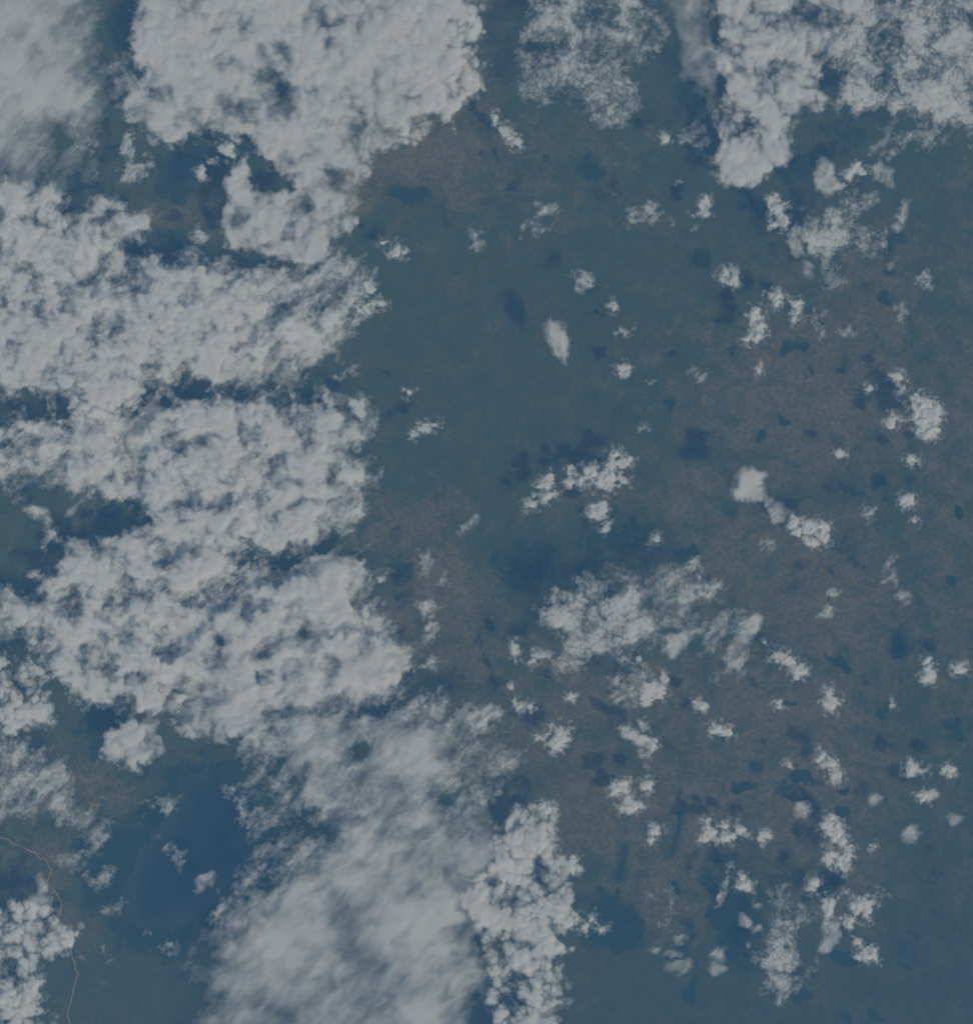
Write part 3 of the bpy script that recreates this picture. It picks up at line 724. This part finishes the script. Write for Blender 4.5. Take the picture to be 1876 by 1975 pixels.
puffs('arched pale cloud streak with two drooping ends', None, [[(1216, 420, 9, 8, 30), (1224, 404, 12, 9), (1242, 400, 18, 8, 15), (1262, 416, 12, 13)]], kind='wisp', z=5.6, de=1.5, name='thin_cloud')
puffs('hooked wispy streak on the plain between the largest bank and the arch', None, [[(1026, 441, 20, 14), (1052, 402, 26, 12, -40), (1097, 396, 20, 9, -25), (1010, 480, 11, 34)]], kind='wisp', z=6.0, de=1.0, name='thin_cloud')
puffs(['slanted feathery wisp off the sunlit edge of the largest bank', 'double feathery wisp above the lone oval cloud', 'broad faint wisp at the rim of the brown fields', 'small faint smear between lone speck and broad faint wisp', 'tiny upright wisp above the arched streak', 'narrow upright wisp beside the arched streak', 'faint oval wisp below the torn cloudlets'], 'feathery wisps on the plain', [(919, 466, 20, 26, -25), [(1123, 545, 20, 20), (1108, 530, 14, 16)], (1357, 728, 16, 18), (1258, 735, 12, 9), [(1301, 352, 11, 16)], (1296, 425, 9, 17), (1340, 433, 9, 12)],
      kind='wisp', z=5.2, de=.8, name='thin_cloud')
puffs(['curled fluffy cumulus, smaller of a close pair on the plain', 'taller fluffy cumulus of a close pair on the plain'], 'paired cumulus', [[(1399, 528, 8, 10), (1393, 535, 6)], (1416, 536, 8, 13)], z=4.3, de=.85)
puffs(['hooked cumulus with a flat arm in the row along the brown field edge', 'tapering cumulus with a drooping tail in the row along the brown fields', 'small round-topped cumulus atop the three-lump column by the brown fields', 'slanting middle lump of the three-lump cumulus column by the brown fields', 'wide flat lump at the foot of the three-lump cumulus column'], 'cumulus row along the brown fields',
      [[(1497, 576, 9, 13), (1491, 571, 8, 4)], [(1535, 590, 10, 10), (1535, 608, 6, 12, 15)], [(1454, 606, 10, 12), (1457, 597, 8, 6)], [(1461, 630, 12, 9, -30), (1468, 625, 5, 9)], [(1456, 653, 15, 7, -15), (1461, 647, 8, 9), (1441, 655, 8, 5)]], z=4.3)
puffs(['dim double smear over brown fields beyond the tapering cumulus', 'squat dim smear alone over brown fields', 'long upright dim smear over brown fields near the broad shadow', 'short dim smear beside the square grey veil patch', 'wide dim smear over fields beyond the square grey veil patch'], 'dim smears over the brown fields',
      [[(1572, 610, 14, 20), (1582, 640, 12, 20)], [(1642, 645, 16, 20), (1630, 640, 10)], (1736, 605, 14, 38), (1717, 510, 9, 16), (1780, 540, 16, 26)], kind='wisp', z=5.0, de=.75, name='thin_cloud')
puffs(['crisp oval cumulus floating over the broad dark shadow', 'crisp knobbly cumulus between the oval one and the bright tower', 'crisp speck beside the broad dark shadow'], 'crisp cumulus over the broad shadow', [[(1729, 727, 10, 7)], [(1737, 752, 7, 8), (1743, 747, 4)], (1675, 749, 5, 4)], z=4.0)
puffs('tall bright cumulus tower beside the broad dark shadow', None, [[(1780, 790, 20, 26), (1790, 830, 20, 16), (1774, 810, 14, 18), (1803, 800, 13, 18), (1766, 768, 12, 8)]], de=1.0, z=5.2)
puffs('twin-lobed small cumulus below the broad dark shadow', None, [[(1716, 816, 9, 9, -30), (1726, 806, 8, 6), (1722, 796, 4)]])
puffs('small isolated cumulus over even brown mottled fields', 'isolated cumulus over the fields', [(1621, 876, 8, 6), [(1759, 888, 8, 7), (1754, 884, 5)], (1765, 1006, 4), [(1750, 966, 13, 12), (1744, 960, 8)]], z=4.0, de=.9)
puffs('bright lumpy cumulus in the tight cluster below the large soft white cloud', 'tight cumulus cluster',
      [[(1530, 1010, 9, 14, -20), (1536, 1025, 8, 8)], [(1557, 1014, 12, 12), (1563, 1022, 10, 8)], [(1586, 1019, 10, 13), (1576, 1016, 9, 8)], [(1565, 1045, 13, 8), (1556, 1042, 6)], (1592, 1038, 8, 8, 30)], z=4.4)
puffs(['broad thin frayed cloud beyond the tight cumulus cluster', 'speck of cloud just below the broad frayed cloud', 'faint round thin cloud below the speck', 'long thin frayed streak ending at the wedge-shaped cloud'], 'frayed thin clouds over the fields', [[(1677, 1000, 18, 22), (1682, 990, 8, 18)], [(1706, 1027, 6, 6)], (1714, 1058, 14, 18), [(1716, 1105, 14, 26), (1726, 1128, 10, 16)]], kind='wisp', z=5.6, de=.9, name='thin_cloud')
puffs('wedge-shaped pale cloud at the end of a frayed streak', None, [[(1738, 1150, 17, 13), (1724, 1150, 11, 6), (1744, 1162, 8, 8)]], kind='soft', z=5.4, de=.75)
puffs(['round scrappy wisp over fields near the frayed streak', 'flat scrappy wisp below the round scrappy one'], 'scrappy wisps near the island lake', [[(1606, 1142, 14, 12)], [(1594, 1186, 18, 9), (1594, 1172, 8, 8)]], kind='wisp', z=4.8, de=1.0, name='thin_cloud')
puffs('cumulus bead in the short diagonal string beside a square dark shadow', 'diagonal cumulus string', [[(1497, 1267, 9, 7), (1504, 1260, 5)], (1512, 1271, 8, 8), (1526, 1277, 9, 8), [(1539, 1296, 12, 13), (1544, 1288, 8)]], z=4.1)
puffs('star-shaped white cumulus alone over reddish fields', None, [[(1600, 1354, 12, 10), (1597, 1338, 5, 8), (1604, 1366, 7, 8), (1610, 1350, 5, 4)]])
puffs('tiny faint cumulus speck over reddish fields', 'faint specks over reddish fields', [[(1497, 1356, 6, 5), (1502, 1363, 5, 4)], (1520, 1474, 6, 6), (1684, 1634, 3.5, 4), (1722, 1358, 3, 4), (1476, 1240, 3)], z=3.8, de=.7)
puffs('bright cumulus at the rim of the island lake fields', 'cumulus beyond the island lake', [(1786, 1275, 7, 8), [(1792, 1302, 12, 14), (1783, 1308, 7)], (1850, 1290, 13, 10)], z=4.2)
puffs('double-headed white cumulus over reddish ground', None, [[(1383, 1406, 12, 11), (1376, 1402, 6, 5), (1400, 1410, 9, 8), (1406, 1416, 5)]], de=.9)
puffs('small plump cumulus at the ragged foot of the sprawling dappled patch', 'small cumulus by the sprawling patch',
      [[(990, 1252, 9, 13, -20), (996, 1262, 5, 7)], [(1045, 1261, 15, 7)], (1188, 1312, 8, 8, 30), (1026, 1276, 6), (1200, 1268, 5, 4, -40), (1232, 1270, 5, 5, -40), (1280, 1308, 5, 8)], z=4.2, de=.75)
puffs('cauliflower cumulus with a dark fringe over open land', None, [[(1262, 1330, 18, 16), (1250, 1326, 12, 12), (1272, 1340, 11, 10), (1246, 1348, 10, 8)]], de=.85)
puffs('grey veil patch clinging to the cauliflower cumulus', None, [[(1205, 1345, 44, 34), (1235, 1310, 34, 30)]], kind='veil', z=5.6, de=.95, name='thin_cloud')
puffs(['hooked cumulus scrap near the tip of the smooth sheet', 'slanting two-part scrap over brown land', 'dot of cloud above the hooked scrap', 'small upright scrap beside the hooked scrap'], 'cumulus scraps by the sheet', [[(997, 1357, 9, 6), (1004, 1364, 5, 6)], [(1098, 1343, 7, 6, -30), (1106, 1348, 4)], (983, 1325, 4), (1023, 1363, 4, 6)], z=4.0, de=.8)
puffs('fuzzy pair of cloudlets in front of a dark lake-shaped shadow', None, [[(1355, 1364, 7, 9), (1340, 1358, 5, 6), (1350, 1356, 5)]], kind='puff', de=.7)
puffs('slanting bean-shaped cumulus over brown land', None, [[(1080, 1425, 14, 22, 30), (1070, 1440, 10, 10), (1088, 1414, 9, 8)]])
puffs('small slanting streak of cloud touching the bean-shaped cumulus', None, [[(1059, 1408, 5, 12, 40), (1040, 1424, 8, 5)]], de=.65)
puffs('lumpy wedge of cloud on open brown land', None, [[(1239, 1400, 8, 10), (1216, 1416, 20, 12, 30), (1238, 1428, 16, 12), (1256, 1436, 12, 12)]], de=.55, z=4.8)
puffs('dim upright cloud column above a bright small cumulus', None, [[(1244, 1464, 9, 26), (1247, 1482, 10, 8)]], kind='wisp', z=4.8, de=1.3, name='thin_cloud')
puffs(['compact pointed cumulus beneath the dim upright column', 'ragged slanting cumulus beside the compact pointed one', 'thick oblong cumulus below the ragged slanting one'], 'bright pair over brown land', [[(1247, 1515, 9, 11), (1252, 1511, 6)], [(1195, 1520, 18, 13, -25), (1204, 1512, 10, 10), (1186, 1528, 10, 7)], [(1216, 1555, 19, 11, -12), (1211, 1540, 8, 10), (1230, 1552, 8, 8)]], z=4.4)
puffs(['small knobbly cumulus near the long narrow lake', 'tiny round cumulus just under the small knobbly one'], 'small cumulus by the narrow lake', [[(1263, 1602, 9, 7), (1258, 1596, 5)], (1257, 1619, 6, 5)], z=4.0)
puffs('fluffy cumulus in the spread group across from the long narrow lake', 'spread cumulus group',
      [[(1362, 1592, 9, 10), (1370, 1606, 9, 14), (1358, 1618, 9, 7)], [(1401, 1615, 14, 8, -10), (1410, 1612, 7)], (1398, 1592, 6, 7), [(1429, 1603, 10, 8), (1424, 1598, 7)], [(1476, 1610, 10, 7), (1468, 1622, 7, 5, -20)]], z=4.3, de=.85)
puffs('bright knobbly cumulus over dark woodland', None, [[(1434, 1708, 13, 10), (1432, 1697, 7, 8)]])
puffs('ring-shaped bright cloud with a grey hollow over dark woodland', None, [[(1437, 1778, 16, 14), (1455, 1790, 14, 10, 30), (1430, 1772, 10)]], kind='soft', z=4.8, de=.95)
puffs(['long ragged strip of cloud standing between two dark woods', 'thin straight cloud strip along the edge of dark woodland', 'slanting cloud strip above the ring-shaped cloud', 'short slanting strip above a grey heap of cloud', 'small slanted cloud tatter beside the dark woodland'], 'cloud strips over dark woodland',
      [[(1293, 1750, 10, 38, 8), (1290, 1785, 12, 16)], [(1402, 1690, 8, 40, 10), (1392, 1735, 8, 22)], [(1461, 1746, 14, 16, 30), (1472, 1728, 6, 12, 25)], [(1311, 1815, 8, 18, 20)], [(1254, 1731, 12, 12, -40)]], kind='wisp', z=4.6, de=.9, name='thin_cloud')
puffs(['wide grey heaped cloud under the short slanting strip', 'tall grey heaped cloud beyond the dark woodland', 'small flat grey heap beside the wide heaped cloud'], 'heaped clouds beyond the woodland', [[(1298, 1842, 22, 12), (1310, 1870, 30, 20)], [(1385, 1838, 18, 16), (1380, 1870, 24, 18)], [(1262, 1836, 14, 10)]], kind='soft', z=4.6, de=.55)
puffs(['slanted two-part cloud off the foot of the crumbly bank', 'ragged lump off the flank of the crumbly bank', 'small flat cloud between the slanted two-part cloud and the dark wood'], 'slanted clouds off the crumbly bank', [[(1128, 1788, 7, 12, 15), (1140, 1772, 5, 9, 30)], [(1105, 1668, 12, 14)], (1160, 1790, 9, 7)], z=4.3, de=.65)
puffs(['largest chunky cumulus heading the ragged chain', 'slanting middle link of the ragged cumulus chain', 'upright cumulus beside the V-shaped link of the ragged chain', 'V-shaped cumulus ending the ragged chain'], 'ragged cumulus chain',
      [[(1605, 1597, 20, 14, 25), (1612, 1606, 13, 10), (1605, 1577, 7, 5)], [(1617, 1622, 14, 8, 35), (1636, 1634, 7, 5)], [(1596, 1653, 7, 14), (1602, 1647, 7, 6)], [(1622, 1660, 13, 9, -35), (1635, 1650, 7, 10), (1628, 1672, 6, 8)]], z=4.4)
puffs(['blurred round cloud beside the head of the ragged chain', 'smallest blurred round cloud over plain fields', 'widest blurred round cloud beyond the ragged chain', 'flat blurred cloud beyond the oval dark shadows'], 'blurred round high clouds', [(1551, 1560, 18, 18), (1684, 1541, 14, 14), (1752, 1610, 20, 18), (1840, 1575, 18, 14)], kind='soft', z=6.6, de=.65)
puffs(['narrow upright cumulus of a trio over reddish fields', 'middle round cumulus of a trio over reddish fields', 'largest cumulus of a trio over reddish fields'], 'descending cumulus trio', [(1584, 1461, 8, 12), (1603, 1474, 10, 9), [(1611, 1499, 11, 12), (1616, 1494, 7)]], z=4.2, de=.9)
puffs('bright cumulus near an oval dark shadow', 'bright cumulus near oval shadows', [[(1757, 1483, 12, 12), (1752, 1474, 7, 8)], [(1784, 1537, 14, 10), (1796, 1534, 8)], (1828, 1488, 12, 9), (1780, 1487, 5, 4)], z=4.2, de=.8)
puffs(['tall upright cumulus just above the soft round grey cloud', 'stubby cumulus beside the soft round grey cloud', 'small leaning cumulus between dimpled clump and ragged chain'], 'upright cumulus near the grey cloud', [[(1596, 1752, 9, 18), (1600, 1742, 8, 8)], [(1636, 1781, 8, 11), (1641, 1776, 6)], (1569, 1706, 8, 11, 25)], z=4.3, de=.85)
puffs('broad double-lobed cumulus near the dark lake with green shore', None, [[(1656, 1748, 14, 13), (1672, 1748, 12, 14), (1660, 1738, 12, 8), (1670, 1766, 6, 8)]], z=4.4)
puffs('loose crumbly cumulus near the dark lake with green shore', None, [[(1674, 1838, 16, 10), (1664, 1846, 10, 8), (1655, 1818, 6, 5), (1684, 1846, 8)]], z=4.2, de=.8)
puffs('thin shred of cloud near the broad double-lobed cumulus', 'thin shreds by the double-lobed cumulus', [(1630, 1718, 10, 6), (1692, 1711, 8, 9), (1620, 1765, 6, 8), (1703, 1731, 6, 4)], kind='wisp', z=4.4, de=1.1, name='thin_cloud')
puffs(['dim upright smudge over brown land off the cellular bank', 'dim T-shaped smudge over brown land', 'dim round smudge below the T-shaped smudge', 'slanting smudge next to the ridged bank corner', 'small double smudge over brown land below the teal plain', 'faint long smudge beside the T-shaped smudge'], 'dim smudges by the ridged bank',
      [(824, 1072, 13, 24), [(828, 1172, 24, 14), (832, 1215, 14, 34)], (838, 1284, 18, 18), [(791, 1292, 9, 24, -35)], [(916, 1005, 9, 12, 30), (893, 1010, 9, 8)], (862, 1120, 9, 28)], kind='wisp', z=5.4, de=1.0, name='thin_cloud')
puffs(['ragged scrap at the outer corner of the ridged bank', 'thin upright scrap off the ridged bank', 'flat streak poking out of the ridged bank', 'tiny speck off the top ridge of the ridged bank'], 'ragged bits off the ridged bank', [[(760, 1310, 12, 7, -30)], (705, 1188, 4, 10), [(742, 1256, 14, 4, -30)], (733, 1118, 5, 4)], kind='puff', z=4.4, de=.6)
puffs(['leaning cloud islet over the blue-green lake', 'two-part cloud islet beside the largest bank rim', 'tiny cloud dot between two cloud islets'], 'cloud islands over the lake gap', [[(388, 334, 10, 12, -20)], [(437, 288, 15, 10), (445, 297, 8)], (410, 312, 5, 4)], z=4.6, de=.7)
puffs(['upright film of cloud below the strip bridging two banks', 'broad film of cloud beside the blue-green lake', 'small faint film over the brown gap', 'slanting film above the scaly bank', 'film of cloud at the torn edge of the smooth pale bank'], 'cloud film by the blue-green lake', [[(246, 285, 18, 26)], [(262, 330, 30, 26), (290, 320, 14, 30)], (190, 345, 10, 12), (395, 460, 26, 14, 20), [(170, 280, 26, 20)]], kind='wisp', z=5.2, de=.85, name='thin_cloud')
puffs('thin grey cloud shred over the dark gap beside the cellular bank', 'shreds beside the cellular bank', [(560, 700, 30, 14), (536, 738, 10, 14), (680, 715, 12, 10, -30), (655, 728, 10, 6), (505, 1080, 16, 12), (570, 1085, 12, 14)], kind='wisp', z=4.8, de=.9, name='thin_cloud')
puffs('small cloud knot in the thin grey gap between ridged and grey banks', 'knots between ridged and grey banks', [(380, 1210, 7, 5), (392, 1235, 5, 5), (365, 1195, 14, 7), (350, 1240, 14, 8)], kind='soft', z=4.4, de=.45)

# clouds over the lake corner
cloud('thin_cloud', 'dull grey drifting veil over low land beside the lake', 'veil', 5.6,
      poly=[(E_, 1410), (50, 1425), (100, 1455), (138, 1478), (150, 1545), (205, 1572), (216, 1615), (185, 1650), (142, 1605), (100, 1565), (50, 1582), (E_, 1590)], de=1.25, mods=[(70, 1500, 40, 40, 1.7), (180, 1600, 30, 30, 1.3)])
puffs(['round mottled veil patch near the winding river', 'long mottled veil patch between river and lake', "small mottled veil patch on the lake's brown shore"], 'veil patches near the river', [(144, 1660, 34, 26), [(190, 1695, 36, 22), (230, 1685, 16, 10)], (215, 1745, 24, 18)], kind='veil', z=5.2, de=.8, name='thin_cloud')
puffs(['longest feathered plume over the lake, bent in the middle', 'thin slanting double plume beside the bent plume', 'broad feathered plume above the lake cloud puff', 'feathered plume between the lake and the smooth sheet'], 'feathered plumes over the lake',
      [[(312, 1546, 18, 9, -15), (328, 1560, 14, 18, -25), (340, 1592, 12, 22, -30)], [(305, 1608, 7, 22, -50), (318, 1618, 5, 16, -55)], [(335, 1648, 14, 24, -15), (350, 1668, 14, 14)], [(455, 1535, 28, 12, 35), (465, 1560, 10, 22, -20)]], kind='wisp', z=5.4, de=1.05, name='thin_cloud', )
puffs('soft white cloud puff hanging over the lake', None, [[(398, 1693, 20, 16), (385, 1712, 9, 16)]], kind='soft', z=5.4, de=.62)
puffs('bright soft cloud beside the winding river', None, [[(80, 1705, 14, 20), (76, 1732, 20, 16), (62, 1745, 14, 12)]], kind='soft', z=4.8, de=.8)
cloud('cloud_bank', 'broken knot of cumulus lumps below the winding river', 'broken', 4.5,
      poly=[(E_, 1742), (50, 1748), (80, 1742), (118, 1770), (122, 1795), (146, 1800), (142, 1828), (110, 1840), (80, 1900), (60, 2220), (E_, 2220)], de=.8)
puffs(['wide cloud tatter on the far lake shore', 'small round tatter over brown shore land', 'slanting tatter over the lake end', 'tiny tatter beside the knot of cumulus lumps', 'needle-thin streak under the bright cloud lobe'], 'tatters on the lake shore', [(334, 1832, 24, 12), (203, 1832, 10, 9), (283, 1798, 12, 11, -30), (160, 1842, 8, 6), (290, 1548, 20, 3)], kind='wisp', z=4.8, de=1.0, name='thin_cloud')

# ---------------------------------------------------------------- the air
mh, th = new_mat('blue_air')
pv = node(th, 'ShaderNodeVolumePrincipled')
pv.inputs['Color'].default_value = (0.22, 0.53, 1.0, 1)
pv.inputs['Absorption Color'].default_value = (1, 1, 1, 1)
pv.inputs['Density'].default_value = HAZE_TAU / CAM_H
pv.inputs['Anisotropy'].default_value = 0.0
oh = node(th, 'ShaderNodeOutputMaterial')
th.links.new(pv.outputs[0], oh.inputs['Volume'])
hx, z0, z1 = 1800.0, -1.0, CAM_H + 2.0
hv = np.array([(x, y, z) for z in (z0, z1) for y in (-hx, hx) for x in (-hx, hx)], float)
hq = np.array([(0, 2, 3, 1), (4, 5, 7, 6), (0, 1, 5, 4), (2, 6, 7, 3), (0, 4, 6, 2), (1, 3, 7, 5)])
hz = add_mesh('haze', hv, hq, mh, smooth=False)
tag(hz, kind='stuff')

print('tris', sum(len(o.data.polygons) * 2 for o in sc.objects if o.type == 'MESH'), 'objects', len(sc.objects))
